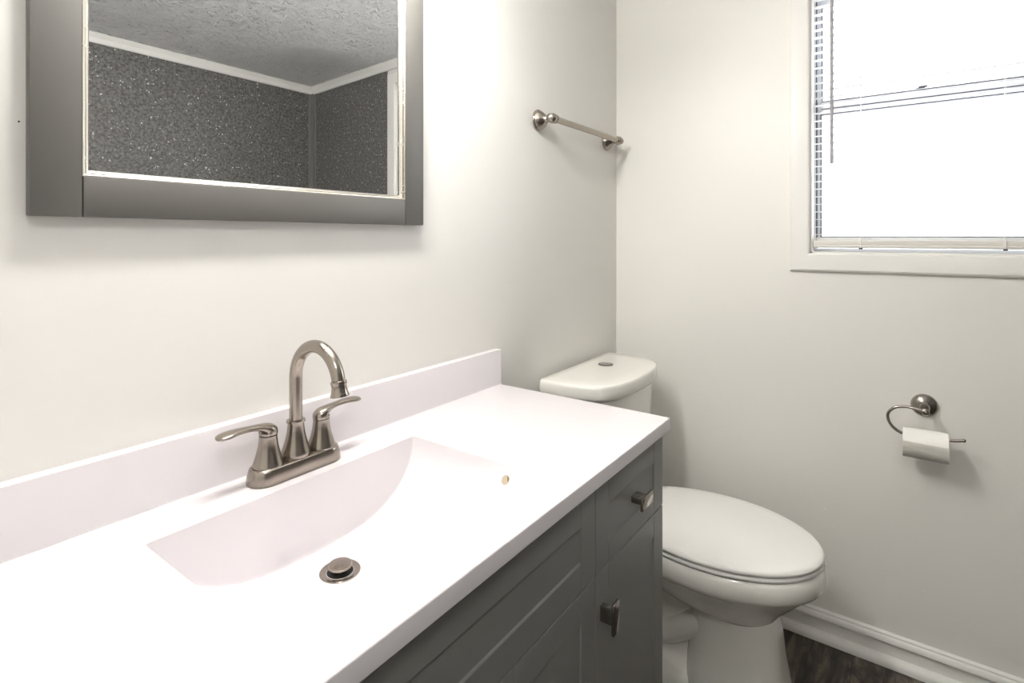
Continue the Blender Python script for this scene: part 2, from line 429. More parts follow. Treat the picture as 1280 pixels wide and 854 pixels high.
# ------------------------------------------------------------------ mini blind
BY0, BY1 = -1.264, -0.682; BXc = 0.006
bl = thing('mini_blind', 'white aluminium mini blind with open slats hanging inside the window frame', 'blind', (BXc, (BY0 + BY1) / 2, 1.236))
bm = bmesh.new()
z = 1.275
while z < 2.045:
    A = []
    for k in range(5):
        t = -1 + k / 2.0
        xx = BXc + t * 0.0132; zz = z + 0.0016 * (1 - t * t)
        A.append((bm.verts.new((xx, BY1, zz)), bm.verts.new((xx, BY0, zz)), bm.verts.new((xx, BY1, zz - 0.0004)), bm.verts.new((xx, BY0, zz - 0.0004))))
    for p, q in zip(A, A[1:]):
        bm.faces.new((p[0], q[0], q[1], p[1])); bm.faces.new((p[2], p[3], q[3], q[2]))
        bm.faces.new((p[0], p[2], q[2], q[0])); bm.faces.new((p[1], q[1], q[3], p[3]))
    for p in (A[0], A[-1]): bm.faces.new((p[0], p[1], p[3], p[2]))
    z += 0.0241
link_mesh('slats', bm, M['slat'], bl, True, 60)
bm = bmesh.new()   # a few spare slats lying closed on the rail
for k in range(4): bx(bm, BXc - 0.0132, BXc + 0.0132, BY0, BY1, 1.2585 + k * 0.0021, 1.2597 + k * 0.0021)
link_mesh('stacked_slats', bm, M['blind_rail'], bl, False)
bm = bmesh.new()
pr_ = [(-0.0115, 1.2575), (-0.0135, 1.255), (-0.0140, 1.247), (-0.0128, 1.243), (-0.0145, 1.240), (-0.0135, 1.2355), (-0.009, 1.2345), (0.011, 1.2345), (0.013, 1.238), (0.013, 1.255), (0.011, 1.2575)]
extrude_profile(bm, [(BXc + a, z_) for a, z_ in pr_], 'y', BY0, BY1)
br_ = link_mesh('bottom_rail', bm, M['blind_rail'], bl, True, 25)
link_mesh('head_rail', box(BXc - 0.014, BXc + 0.02, BY0 - 0.001, BY1 + 0.001, 2.045, WZ1 - 0.007, 0.002), M['blind_rail'], bl)
for y in (-0.808, -1.137):
    bm = bmesh.new()
    for xx in (BXc - 0.0145, BXc + 0.0145): tube(bm, [(xx, y, 1.258), (xx, y, 2.05)], 0.0006, 8)
    z = 1.272
    while z < 2.045:
        tube(bm, [(BXc - 0.0145, y, z), (BXc + 0.0145, y, z)], 0.0004, 5); z += 0.0241
    link_mesh('ladder_cord', bm, M['cord'], bl)
    bm = bmesh.new()
    tube(bm, [(BXc - 0.0160, y, 1.262), (BXc - 0.0165, y, 1.250), (BXc - 0.0165, y, 1.238), (BXc - 0.010, y, 1.2335)], 0.0009, 8)
    link_mesh('rail_loop', bm, M['cord'], br_)
    bm = bmesh.new(); lathe(bm, [(0.001, -0.0035), (0.0045, -0.003), (0.0055, 0), (0.005, 0.002)], (BXc - 0.006, y, 1.2335), seg=16)
    link_mesh('cord_button', bm, M['gasket'], br_)
bm = bmesh.new()
lathe(bm, [(0.0030, 0), (0.0056, 0.002), (0.0054, 0.02), (0.0050, 0.05), (0.0050, 0.5), (0.003, 0.54), (0.0012, 0.545)], (-0.014, -0.733, 1.496), seg=6)
link_mesh('tilt_wand', bm, M['wand'], bl, False)

# ------------------------------------------------------------------ mirror
mirror = thing('wall_mirror', 'rectangular mirror in a wide grey painted frame on the wall above the sink', 'mirror', (-1.42, -0.002, 1.295))
mx0, mx1, mz0, mz1 = -1.7680, -1.0720, 1.2945, 1.885
sw = 0.0555
fyb, fyf = -0.002, -0.020
def framebar(x0, x1, z0, z1): return box(x0, x1, fyf, fyb, z0, z1, 0.0018, 2)
link_mesh('stile', framebar(mx0, mx0 + sw - 0.0006, mz0, mz1), M['frame'], mirror)
link_mesh('stile', framebar(mx1 - sw + 0.0006, mx1, mz0, mz1), M['frame'], mirror)
link_mesh('rail', framebar(mx0 + sw + 0.0006, mx1 - sw - 0.0006, mz0, mz0 + sw), M['frame'], mirror)
link_mesh('rail', framebar(mx0 + sw + 0.0006, mx1 - sw - 0.0006, mz1 - sw, mz1), M['frame'], mirror)
bm = bmesh.new()
prof = [(0, -0.006), (0, -0.0185), (0.0015, -0.0195), (0.0028, -0.0182), (0.0030, -0.0165), (0.0046, -0.0172), (0.0066, -0.0160), (0.0086, -0.0125), (0.0092, -0.010), (0.0092, -0.006)]
rings = []
for ins, y in prof:
    a0, a1, c0, c1 = mx0 + sw + ins, mx1 - sw - ins, mz0 + sw + ins, mz1 - sw - ins
    rings.append([bm.verts.new((x, y, z)) for x, z in ((a0, c0), (a1, c0), (a1, c1), (a0, c1))])
for i in range(len(rings)):
    a, b_ = rings[i], rings[(i + 1) % len(rings)]
    for k in range(4): bm.faces.new((a[k], a[(k + 1) % 4], b_[(k + 1) % 4], b_[k]))
o = link_mesh('inner_bead', bm, nickel('champagne_bead', (0.78, 0.75, 0.68), 0.25, (1, 1, 1)), mirror, True, 25)
o['label'] = 'thin shiny champagne coloured bead around the glass'
link_mesh('mirror_glass', box(mx0 + sw - 0.004, mx1 - sw + 0.004, -0.0085, -0.004, mz0 + sw - 0.004, mz1 - sw + 0.004), M['mirror'], mirror, False)

# vanity light above the mirror and an added, unseen dome on the ceiling for fill
vl = thing('vanity_light', 'brushed nickel light bar with three lit frosted globes on the wall above the mirror', 'light', (-1.42, 0, 1.94))
link_mesh('back_plate', box(-1.72, -1.12, -0.022, 0, 1.905, 1.975, 0.006, 3), M['nickel'], vl)
for x in (-1.62, -1.42, -1.22):
    bm = bmesh.new(); lathe(bm, [(0.03, 0), (0.03, 0.02), (0.012, 0.03), (0.012, 0.12), (0.03, 0.126), (0.032, 0.138)], (x, -0.022, 1.94), (0, -1, 0), 24)
    link_mesh('socket', bm, M['nickel'], vl)
    bm = bmesh.new(); bmesh.ops.create_uvsphere(bm, u_segments=20, v_segments=12, radius=0.048)
    for v in bm.verts: v.co += Vector((x, -0.200, 1.94))
    link_mesh('globe', bm, M['globe'], vl, True, 180)
HC = zc(-1.0)
cl = thing('ceiling_fill_light', 'added unseen fill lamp, a round frosted dome on the ceiling behind the camera', 'light', (-2.1, -1.15, HC))
bm = bmesh.new(); lathe(bm, [(0.15, 0), (0.15, 0.018), (0.14, 0.02)], (-2.1, -1.15, HC), (0, 0, -1), 40)
link_mesh('rim', bm, M['nickel'], cl)
bm = bmesh.new(); lathe(bm, [(0.138, 0.018), (0.13, 0.04), (0.10, 0.062), (0.06, 0.075), (0.02, 0.08), (0.0005, 0.0805)], (-2.1, -1.15, HC), (0, 0, -1), 40)
link_mesh('dome', bm, M['dome'], cl, True, 180)

# ------------------------------------------------------------------ towel bar
tb = thing('towel_bar', 'brushed nickel towel bar with bell-shaped posts on the wall left of the corner', 'towel bar', (-0.33, 0, 1.626))
for x in (-0.563, -0.095):
    bm = bmesh.new()
    pf = spline([(0.0300, 0), (0.0325, 0.002), (0.0325, 0.006), (0.0295, 0.0085), (0.0285, 0.0115), (0.0225, 0.020), (0.0135, 0.030), (0.0105, 0.037), (0.0105, 0.042)], 4)
    lathe(bm, [(p[0], p[1]) for p in pf], (x, -0.0005, 1.627), (0, -1, 0), 40)
    link_mesh('post', bm, M['nickel'], tb)
    bm = bmesh.new(); bmesh.ops.create_uvsphere(bm, u_segments=28, v_segments=16, radius=0.0155)
    for v in bm.verts: v.co += Vector((x, -0.054, 1.627))
    sgn = 1 if x < -0.3 else -1
    lathe(bm, [(0.0125, 0.011), (0.0135, 0.013), (0.0135, 0.018), (0.011, 0.021)], (x, -0.054, 1.627), (sgn, 0, 0), 28)
    lathe(bm, [(0.009, 0.011), (0.012, 0.014), (0.012, 0.017), (0.007, 0.021), (0.002, 0.023)], (x, -0.054, 1.627), (-sgn, 0, 0), 28)
    link_mesh('finial', bm, M['nickel'], tb)
bm = bmesh.new(); tube(bm, [(-0.552, -0.054, 1.627), (-0.106, -0.054, 1.627)], 0.0098, 28)
link_mesh('bar', bm, M['nickel'], tb)

# ------------------------------------------------------------------ paper holder and roll
th = thing('toilet_paper_holder', 'brushed nickel hooked toilet paper holder on the wall below the window', 'paper holder', (0, -0.963, 0.783))
bm = bmesh.new()
pf = spline([(0.0305, 0), (0.0325, 0.003), (0.0320, 0.008), (0.0270, 0.014), (0.0180, 0.020), (0.0105, 0.027), (0.0085, 0.040), (0.0085, 0.066), (0.0095, 0.072), (0.0090, 0.082), (0.0055, 0.085)], 4)
lathe(bm, [(p[0], p[1]) for p in pf], (-0.0005, -0.963, 0.783), (-1, 0, 0), 40)
link_mesh('post', bm, M['nickel_dark'], th)
AX = -0.075
arm = spline([(AX, -0.966, 0.783), (AX, -0.945, 0.787), (AX, -0.918, 0.789), (AX, -0.894, 0.782), (AX, -0.879, 0.765), (AX, -0.879, 0.745), (AX, -0.889, 0.727), (AX, -0.905, 0.716), (AX, -0.925, 0.7125), (AX, -0.965, 0.7135), (AX, -1.020, 0.716), (AX, -1.036, 0.7185), (AX, -1.044, 0.7205)], 8)
bm = bmesh.new(); tube(bm, arm, 0.0042, 16, upv=(1, 0, 0)); link_mesh('arm', bm, M['nickel_dark'], th)
bm = bmesh.new(); bmesh.ops.create_uvsphere(bm, u_segments=16, v_segments=10, radius=0.0052)
for v in bm.verts: v.co += Vector((AX, -1.0455, 0.721))
link_mesh('end_cap', bm, M['nickel_dark'], th)
rc = Vector((AX, -0.963, 0.6920)); RR, RI = 0.0395, 0.0268
rl = thing('toilet_paper_roll', 'white toilet paper roll hanging on the hooked wall holder', 'toilet paper', tuple(rc))
bm = bmesh.new(); seg = 64
rings = []
for ins, y in ((RI, -0.912), (RR - 0.002, -0.912), (RR, -0.9135), (RR, -0.940), (RR, -0.965), (RR, -0.990), (RR, -1.0125), (RR - 0.002, -1.014), (RI, -1.014)):
    ring = []
    for k in range(seg):
        a = 2 * PI * k / seg
        r = ins
        if ins > RI: r = ins + 0.0005 * math.sin(3 * a + y * 60)
        ring.append(bm.verts.new((rc.x + r * math.cos(a), y, rc.z + r * math.sin(a))))
    rings.append(ring)
rings.append(rings[0])
for a, b_ in zip(rings, rings[1:]):
    for k in range(seg): bm.faces.new((a[k], a[(k + 1) % seg], b_[(k + 1) % seg], b_[k]))
link_mesh('paper', bm, M['paper'], rl)
# loose end of the sheet hanging at the front
bm = bmesh.new()
n = 10; A = []
for i in range(n + 1):
    t = i / n
    a = PI * 0.9 + t * 1.9; k = RR + 0.0008 + 0.0015 * max(0, t - 0.6)
    p = (rc.x + k * math.cos(a), rc.z + k * math.sin(a))
    for y in (-0.912, -1.014):
        A.append(bm.verts.new((p[0], y, p[1])))
for i in range(n): bm.faces.new((A[2 * i], A[2 * i + 1], A[2 * i + 3], A[2 * i + 2]))
bmesh.ops.solidify(bm, geom=bm.faces[:], thickness=0.0004)
link_mesh('loose_sheet', bm, M['paper'], rl)
bm = bmesh.new(); lathe(bm, [(RI - 0.0012, 0), (RI, 0), (RI, 0.101), (RI - 0.0012, 0.101), (RI - 0.0012, 0)], (rc.x, -0.9125, rc.z), (0, -1, 0), 40, cap=False)
link_mesh('core', bm, M['card'], rl)

# ------------------------------------------------------------------ vanity cabinet
CX0, CX1 = -2.033, -0.7775; CF = -0.459; FT = 0.018; CTOP = 0.8375
cab = thing('vanity_cabinet', 'grey painted bathroom vanity cabinet standing beside the toilet under the white top', 'cabinet', ((CX0 + CX1) / 2, -0.24, 0))
bm = bmesh.new()
bx(bm, CX1 - 0.018, CX1, CF, -0.028, 0.0, CTOP, 0.001); bx(bm, CX0, CX0 + 0.018, CF, -0.028, 0.0, CTOP, 0.001)
bx(bm, CX0 + 0.018, CX1 - 0.018, CF + 0.02, -0.028, 0.10, 0.118); bx(bm, CX0 + 0.018, CX1 - 0.018, -0.04, -0.028, 0.118, CTOP)
bx(bm, CX0 + 0.018, CX1 - 0.018, CF, CF + 0.018, CTOP - 0.03, CTOP); bx(bm, CX0 + 0.018, CX1 - 0.018, CF, CF + 0.018, 0.10, 0.13)
for xx in (-1.715, -1.115): bx(bm, xx, xx + 0.02, CF, -0.04, 0.118, CTOP - 0.031)
bx(bm, CX0 + 0.018, CX1 - 0.018, CF, CF + 0.018, 0.655, 0.675)
bx(bm, CX0 + 0.018, CX1 - 0.018, CF + 0.05, CF + 0.062, 0.0, 0.10)
link_mesh('body', bm, M['cabinet'], cab, True, 20)
YFf = CF - FT                       # front face plane of doors
def panel_front(x0, x1, z0, z1, stile=0.050, rail=0.042, rail_b=None):
    rail_b = rail_b or rail
    bm = bmesh.new(); y0, y1 = YFf, CF - 0.0006
    b = 0.0011
    bx(bm, x0, x0 + stile, y0, y1, z0, z1, b, 2); bx(bm, x1 - stile, x1, y0, y1, z0, z1, b, 2)
    g = 0.0003
    bx(bm, x0 + stile + g, x1 - stile - g, y0, y1, z1 - rail, z1, b, 2); bx(bm, x0 + stile + g, x1 - stile - g, y0, y1, z0, z0 + rail_b, b, 2)
    # recessed field with a raised lip
    xa, xb, za, zb = x0 + stile - 0.001, x1 - stile + 0.001, z0 + rail_b - 0.001, z1 - rail + 0.001
    prof = [(0, y0 + 0.0010), (0.0016, y0 + 0.0012), (0.0034, y0 + 0.0030)]
    rings = [[bm.verts.new((x, y, z)) for x, z in ((xa + i, za + i), (xb - i, za + i), (xb - i, zb - i), (xa + i, zb - i))] for i, y in prof]
    for a, c_ in zip(rings, rings[1:]):
        for k in range(4): bm.faces.new((a[k], a[(k + 1) % 4], c_[(k + 1) % 4], c_[k]))
    bm.faces.new(rings[-1])
    bk = [bm.verts.new((x, y1, z)) for x, z in ((xa, za), (xb, za), (xb, zb), (xa, zb))]
    for k in range(4): bm.faces.new((bk[k], bk[(k + 1) % 4], rings[0][(k + 1) % 4], rings[0][k]))
    bm.faces.new(bk[::-1])
    return bm
GZ = 0.6665; g = 0.0013
ZT = 0.828; ZB = 0.115
XA, XB = -1.7055, -1.1045
def knob(x, z, vertical, parent, name):
    bm = bmesh.new(); a, c_ = (0.012, 0.0275) if vertical else (0.0275, 0.012)
    bx(bm, x - a, x + a, YFf - 0.030, YFf - 0.025, z - c_, z + c_, 0.0012, 2)
    s1, s2 = (0.0065, 0.014) if vertical else (0.014, 0.0065)
    bx(bm, x - s1, x + s1, YFf - 0.026, YFf, z - s2, z + s2, 0.0015, 2)
    return link_mesh(name, bm, M['nickel_dark'], parent)
def mk(name, x0, x1, z0, z1, **k): return link_mesh(name, panel_front(x0 + g, x1 - g, z0 + g, z1 - g, **k), M['cabinet'], cab, True, 20)
d = mk('drawer', XB, CX1, GZ, ZT, rail=0.050, rail_b=0.042); knob(-0.938, 0.745, False, d, 'knob')
d = mk('door', XB, CX1, ZB, GZ, rail=0.050, rail_b=0.05); knob(XB + 0.023, 0.594, True, d, 'handle')
mk('false_drawer_front', XA, XB, GZ, ZT, rail=0.050, rail_b=0.048)
d = mk('door', -1.4025, XB, ZB, GZ, rail=0.050); knob(-1.4025 + 0.023, 0.594 - 0.012, True, d, 'handle')
d = mk('door', XA, -1.4025, ZB, GZ, rail=0.050); knob(-1.4025 - 0.023, 0.594 - 0.012, True, d, 'handle')
d = mk('drawer', CX0, XA, GZ, ZT, rail=0.050, rail_b=0.042); knob(-1.87, 0.745, False, d, 'knob')
d = mk('door', CX0, XA, ZB, GZ, rail=0.050); knob(XA - 0.023, 0.594, True, d, 'handle')

# ------------------------------------------------------------------ vanity top with integral basin
TX0, TX1, TY0, TZ = -2.036, -0.776, -0.494, 0.864
BCX, BHX, BYB, BYF, BD = -1.433, 0.239, -0.113, -0.402, 0.112
def smin(a, b_, k):
    h = max(k - abs(a - b_), 0) / k
    return min(a, b_) - h * h * k * 0.25
def basin(x, y):
    u = abs((x - BCX) / BHX)
    if u >= 1 or y > BYB or y < BYF: return 0.0
    gx = (1 - u ** 3) ** 0.62
    gy = 1.0
    if y < -0.22: t = (-0.22 - y) / (-0.22 - BYF); gy = (1 - t ** 3) ** 0.6
    dep = BD * gx * gy
    w = (BYB - y) * 4.5
    return max(0.0, smin(dep, w, 0.006)) if min(dep, w) > 0.003 else min(dep, w)
def arange(a, b_, s): n = max(1, round((b_ - a) / s)); return [a + (b_ - a) * i / n for i in range(n)]
xs = [TX0, TX0 + 0.0008, TX0 + 0.002] + arange(TX0 + 0.004, BCX - BHX - 0.01, 0.04) + arange(BCX - BHX - 0.01, BCX + BHX + 0.01, 0.0030) + arange(BCX + BHX + 0.01, TX1 - 0.004, 0.04) + [TX1 - 0.004, TX1 - 0.002, TX1 - 0.0008, TX1]
ys = [TY0, TY0 + 0.0008, TY0 + 0.002, TY0 + 0.004] + arange(TY0 + 0.006, BYF - 0.004, 0.03) + arange(BYF - 0.004, -0.145, 0.004) + arange(-0.145, -0.108, 0.0012) + arange(-0.108, -0.001, 0.02) + [-0.001]
def edge_drop(d):
    r = 0.0022
    return 0 if d >= r else r - math.sqrt(max(0, r * r - (r - d) ** 2))
bm = bmesh.new()
top = []; bot = []
for x in xs:
    a = []; c_ = []
    for y in ys:
        dz = basin(x, y)
        d = min(x - TX0, TX1 - x, y - TY0)
        a.append(bm.verts.new((x, y, TZ - dz - edge_drop(d))))
        c_.append(bm.verts.new((x, y, min(CTOP, TZ - dz - 0.02))))
    top.append(a); bot.append(c_)
nx, ny = len(xs), len(ys)
for i in range(nx - 1):
    for j in range(ny - 1):
        bm.faces.new((top[i][j], top[i + 1][j], top[i + 1][j + 1], top[i][j + 1]))
        bm.faces.new((bot[i][j], bot[i][j + 1], bot[i + 1][j + 1], bot[i + 1][j]))
for i in range(nx - 1):
    bm.faces.new((top[i][0], bot[i][0], bot[i + 1][0], top[i + 1][0]))
    bm.faces.new((top[i][-1], top[i + 1][-1], bot[i + 1][-1], bot[i][-1]))
for j in range(ny - 1):
    bm.faces.new((top[0][j], top[0][j + 1], bot[0][j + 1], bot[0][j]))
    bm.faces.new((top[-1][j], bot[-1][j], bot[-1][j + 1], top[-1][j + 1]))
vt = link_mesh('countertop', bm, M['counter'], None, True, 50)
tag(vt, 'glossy white vanity countertop with an integral rectangular basin on the grey cabinet', 'countertop')
bm = bmesh.new()
pr_ = [(-0.0005, TZ - 0.001), (-0.0005, 0.9594), (-0.0180, 0.9594), (-0.0194, 0.9588), (-0.0200, 0.9574), (-0.0200, TZ + 0.004), (-0.0212, TZ + 0.0012), (-0.0240, TZ - 0.001)]
extrude_profile(bm, pr_, 'x', TX0, TX1)
link_mesh('backsplash', bm, M['counter'], vt, True, 25)
# overflow hole near the front right of the basin
hp = Vector((-1.2037, -0.3532, 0)); hp.z = TZ - basin(hp.x, hp.y)
e_ = 0.003
nrm = Vector((-(-(basin(hp.x + e_, hp.y) - basin(hp.x - e_, hp.y)) / (2 * e_)), -(-(basin(hp.x, hp.y + e_) - basin(hp.x, hp.y - e_)) / (2 * e_)), 1)).normalized()
bm = bmesh.new(); lathe(bm, [(0.0080, -0.0005), (0.0084, 0.0008), (0.0080, 0.0012), (0.0001, 0.0012)], hp, nrm, 28)
ov = link_mesh('overflow_hole', bm, M['hole'], vt); ov['label'] = 'small tan overflow hole'
bm = bmesh.new()
tt = Vector((0.6, -0.8, 0)); tt = (tt - nrm * tt.dot(nrm)).normalized(); ss = nrm.cross(tt)
vs = [bm.verts.new(hp + nrm * 0.0012 + (tt * math.cos(a) + ss * math.sin(a)) * 0.0072) for a in [(-0.75 + 1.5 * k / 10) for k in range(11)]]
bm.faces.new(vs); ex = bmesh.ops.extrude_face_region(bm, geom=bm.faces[:])
for v in [q for q in ex['geom'] if isinstance(q, bmesh.types.BMVert)]: v.co += nrm * 0.0005
link_mesh('hole_shade', bm, M['black'], ov, False)  # black sliver painting in the shade inside the hole

# pop-up drain
dp = Vector((-1.4445, -0.2145, 0)); dp.z = TZ - basin(dp.x, dp.y)
dr = thing('sink_drain', 'round brushed nickel pop-up drain in the bottom of the basin', 'drain', tuple(dp))
bm = bmesh.new(); lathe(bm, [(0.0305, -0.001), (0.0305, 0.0010), (0.0295, 0.0020), (0.0225, 0.0012), (0.0195, -0.0005)], dp, (0, 0, 1), 48, cap=False)
link_mesh('flange', bm, M['nickel'], dr)
bm = bmesh.new(); lathe(bm, [(0.0198, 0.0006), (0.0002, 0.0007)], dp, (0, 0, 1), 48, cap=False); link_mesh('drain_throat', bm, M['black'], dr)
bm = bmesh.new(); lathe(bm, [(0.010, 0.0008), (0.010, 0.0065), (0.0165, 0.0070), (0.0180, 0.0085), (0.0180, 0.0105), (0.0170, 0.0120), (0.0080, 0.0135), (0.0003, 0.0140)], dp, (0, 0, 1), 48)
link_mesh('stopper', bm, M['nickel'], dr)

# ------------------------------------------------------------------ faucet
FX, FY = -1.4240, -0.064
fa = thing('faucet', 'brushed nickel two-handle gooseneck faucet standing behind the basin', 'faucet', (FX, FY, TZ))
def stadium(hx, hy, z, n=12, p=1.0):
    """rounded long outline"""
    r = hy; out = []
    for k in range(n + 1): a = -PI / 2 + PI * k / n; out.append((FX + hx - r + r * math.cos(a), FY + hy * math.sin(a), z))
    for k in range(n + 1): a = PI / 2 + PI * k / n; out.append((FX - hx + r + r * math.cos(a), FY + hy * math.sin(a), z))
    return out
bm = bmesh.new()
loft(bm, [stadium(0.0830, 0.0275, TZ), stadium(0.0850, 0.0290, TZ + 0.0015), stadium(0.0845, 0.0286, TZ + 0.0035), stadium(0.0840, 0.0285, TZ + 0.0100), stadium(0.0815, 0.0262, TZ + 0.0200), stadium(0.0800, 0.0250, TZ + 0.0240), stadium(0.0780, 0.0230, TZ + 0.0255)])
link_mesh('base_plate', bm, M['nickel'], fa)
ZB_ = TZ + 0.0255
bm = bmesh.new()
pf = spline([(0.0235, 0), (0.0245, 0.003), (0.0238, 0.009), (0.0195, 0.022), (0.0155, 0.038), (0.0138, 0.052), (0.0138, 0.058)], 6)
pf = [(q[0], q[1]) for q in pf] + [(0.0155, 0.0585), (0.0158, 0.0600), (0.0155, 0.0620), (0.0125, 0.0625)]
lathe(bm, pf, (FX, FY, ZB_ - 0.0005), seg=44); link_mesh('spout_base', bm, M['nickel'], fa)
R_ = 0.060; zt = 1.0245; pts = [(FX, FY, ZB_ + 0.055), (FX, FY, 0.975), (FX, FY, 1.00), (FX, FY, zt)]
for k in range(1, 25):
    a = math.radians(171) * k / 24
    pts.append((FX, FY - R_ + R_ * math.cos(a), zt + R_ * math.sin(a)))
bm = bmesh.new(); tube(bm, pts, 0.0108, 28, upv=(1, 0, 0)); sp_ = link_mesh('spout', bm, M['nickel'], fa, True, 60)
a = math.radians(171); end = Vector(pts[-1]); dirv = Vector((0, -math.sin(a), math.cos(a))).normalized()
bm = bmesh.new(); lathe(bm, [(0.0108, -0.003), (0.0125, -0.002), (0.0130, 0.000), (0.0128, 0.002), (0.0120, 0.004), (0.0122, 0.010), (0.0138, 0.0175), (0.0150, 0.0205), (0.0150, 0.0220), (0.0140, 0.0226), (0.0118, 0.0205)], end, dirv, 32)
link_mesh('aerator', bm, M['nickel'], sp_)
for s in (-1, 1):
    hx = FX + s * 0.0505
    bm = bmesh.new()
    pf = spline([(0.0245, 0), (0.0240, 0.004), (0.0195, 0.018), (0.0160, 0.032), (0.0145, 0.044), (0.0143, 0.050)], 6)
    lathe(bm, [(q[0], q[1]) for q in pf], (hx, FY, ZB_ - 0.0005), seg=40); hb = link_mesh('handle', bm, M['nickel'], fa)
    bm = bmesh.new(); lathe(bm, [(0.0136, 0), (0.0136, 0.002)], (hx, FY, ZB_ + 0.0495), seg=32); link_mesh('handle_seam', bm, M['black'], hb)
    # lever: dome over the body flowing out into a paddle
    z0 = ZB_ + 0.0515
    bm = bmesh.new()
    path = spline([(0.0, 0.000), (0.000, 0.005), (0.004, 0.0100), (0.017, 0.0145), (0.034, 0.0168), (0.052, 0.0175), (0.068, 0.0165), (0.080, 0.0155), (0.0845, 0.0160)], 6)
    dims = spline([(0.0146, 0.0146), (0.0146, 0.0146), (0.0138, 0.0090), (0.0105, 0.0055), (0.0088, 0.0045), (0.0115, 0.0048), (0.0145, 0.0052), (0.0110, 0.0040), (0.0020, 0.0014)], 6)
    P_ = [Vector((hx + s * q[0], FY, z0 + q[1])) for q in path]
    rings = []
    for i, p in enumerate(P_):
        if i == 0: tan = Vector((0, 0, 1))
        else: tan = (P_[min(i + 1, len(P_) - 1)] - P_[i - 1]).normalized()
        sd = Vector((0, 1, 0)); nn = tan.cross(sd).normalized(); a_, b2 = dims[i]
        rings.append([bm.verts.new(p + sd * a_ * math.cos(2 * PI * k / 28) + nn * b2 * math.sin(2 * PI * k / 28)) for k in range(28)])
    for r0, r1 in zip(rings, rings[1:]):
        for k in range(28): bm.faces.new((r0[k], r0[(k + 1) % 28], r1[(k + 1) % 28], r1[k]))
    bm.faces.new(rings[0][::-1]); bm.faces.new(rings[-1])
    link_mesh('lever', bm, M['nickel'], hb, True, 70)

# ------------------------------------------------------------------ toilet
TC = -0.350
to = thing('toilet', 'off-white two-piece toilet with closed lid standing between vanity and window wall', 'toilet', (TC, -0.4, 0))
def egg(scale, z, off=0.0, yc=-0.467, n=64, rear=None, sx=1.0):
    out = []
    for k in range(n):
        a = 2 * PI * k / n
        x = (0.205 * sx * scale + off) * math.sin(a)
        cy = math.cos(a)
        y = yc - (0.281 * scale + off) * cy if cy > 0 else yc - (0.30 * scale + off) * cy
        if rear is not None and y > rear: y = rear
        out.append((TC + x, y, z))
    return out
def sup(cx, cy, rx, ry, z, n=64, e=2.5, ryb=None):
    out = []
    for k in range(n):
        a = 2 * PI * k / n; c, s = math.cos(a), math.sin(a)
        r_y = ry if c > 0 else (ryb or ry)
        out.append((cx + rx * math.copysign(abs(s) ** (2 / e), s), cy - r_y * math.copysign(abs(c) ** (2 / e), c), z))
    return out
# bowl with rim
def mixs(a, b_, t): return [tuple(p * (1 - t) + q * t for p, q in zip(u, v)) for u, v in zip(a, b_)]
rimtop = 0.408
secs = [egg(0.96, rimtop - 0.002, rear=-0.20), egg(0.985, rimtop, rear=-0.195), egg(1.0, rimtop - 0.004, 0.001, rear=-0.19), egg(1.0, rimtop - 0.014, 0.005, rear=-0.19), egg(1.0, rimtop - 0.03, 0.006, rear=-0.19),
        egg(1.0, rimtop - 0.044, 0.005, rear=-0.19), egg(1.0, rimtop - 0.054, 0.001, rear=-0.19), egg(1.0, rimtop - 0.057, -0.003, rear=-0.19), egg(0.95, rimtop - 0.059, -0.002, rear=-0.195)]
lower = [(0.330, 0.176, -0.462, 0.256, 0.235), (0.30, 0.158, -0.468, 0.222, 0.22), (0.27, 0.138, -0.480, 0.180, 0.21), (0.245, 0.115, -0.495, 0.148, 0.20), (0.228, 0.092, -0.510, 0.122, 0.18)]
for z, rx, cy, ry, ryb in lower: secs.append(sup(TC, cy, rx, ry, z, e=2.15, ryb=ryb))
secs.append(sup(TC, -0.52, 0.06, 0.08, 0.222, e=2.2))
bm = bmesh.new(); loft(bm, secs)
bowl = link_mesh('bowl', bm, M['porcelain'], to, True, 40)
# pedestal column at the front
bm = bmesh.new()
loft(bm, [sup(TC, -0.535, 0.118, 0.140, 0.0, e=3.6), sup(TC, -0.535, 0.117, 0.139, 0.012, e=3.6), sup(TC, -0.535, 0.110, 0.130, 0.05, e=3.6), sup(TC, -0.532, 0.101, 0.122, 0.12, e=3.4), sup(TC, -0.530, 0.094, 0.116, 0.20, e=3.0), sup(TC, -0.522, 0.092, 0.115, 0.245, e=2.4)])
link_mesh('pedestal', bm, M['porcelain'], to, True, 50)
# rear body with trapway and foot
bm = bmesh.new()
loft(bm, [sup(TC, -0.32, 0.118, 0.16, 0.0, e=3.2, ryb=0.17), sup(TC, -0.32, 0.116, 0.16, 0.012, e=3.2, ryb=0.168), sup(TC, -0.32, 0.108, 0.15, 0.032, e=3, ryb=0.16), sup(TC, -0.32, 0.085, 0.15, 0.05, e=3, ryb=0.15),
          sup(TC, -0.31, 0.066, 0.15, 0.10, e=2.6, ryb=0.13), sup(TC, -0.30, 0.066, 0.15, 0.20, e=2.6, ryb=0.13), sup(TC, -0.28, 0.085, 0.15, 0.27, e=2.6, ryb=0.14), sup(TC, -0.25, 0.125, 0.12, 0.32, e=2.8, ryb=0.17), sup(TC, -0.24, 0.155, 0.11, 0.36, e=3, ryb=0.195), sup(TC, -0.24, 0.160, 0.11, 0.395, e=3, ryb=0.20), sup(TC, -0.24, 0.155, 0.105, 0.402, e=3, ryb=0.195)])
foot = link_mesh('rear_body', bm, M['porcelain'], to, True, 50)
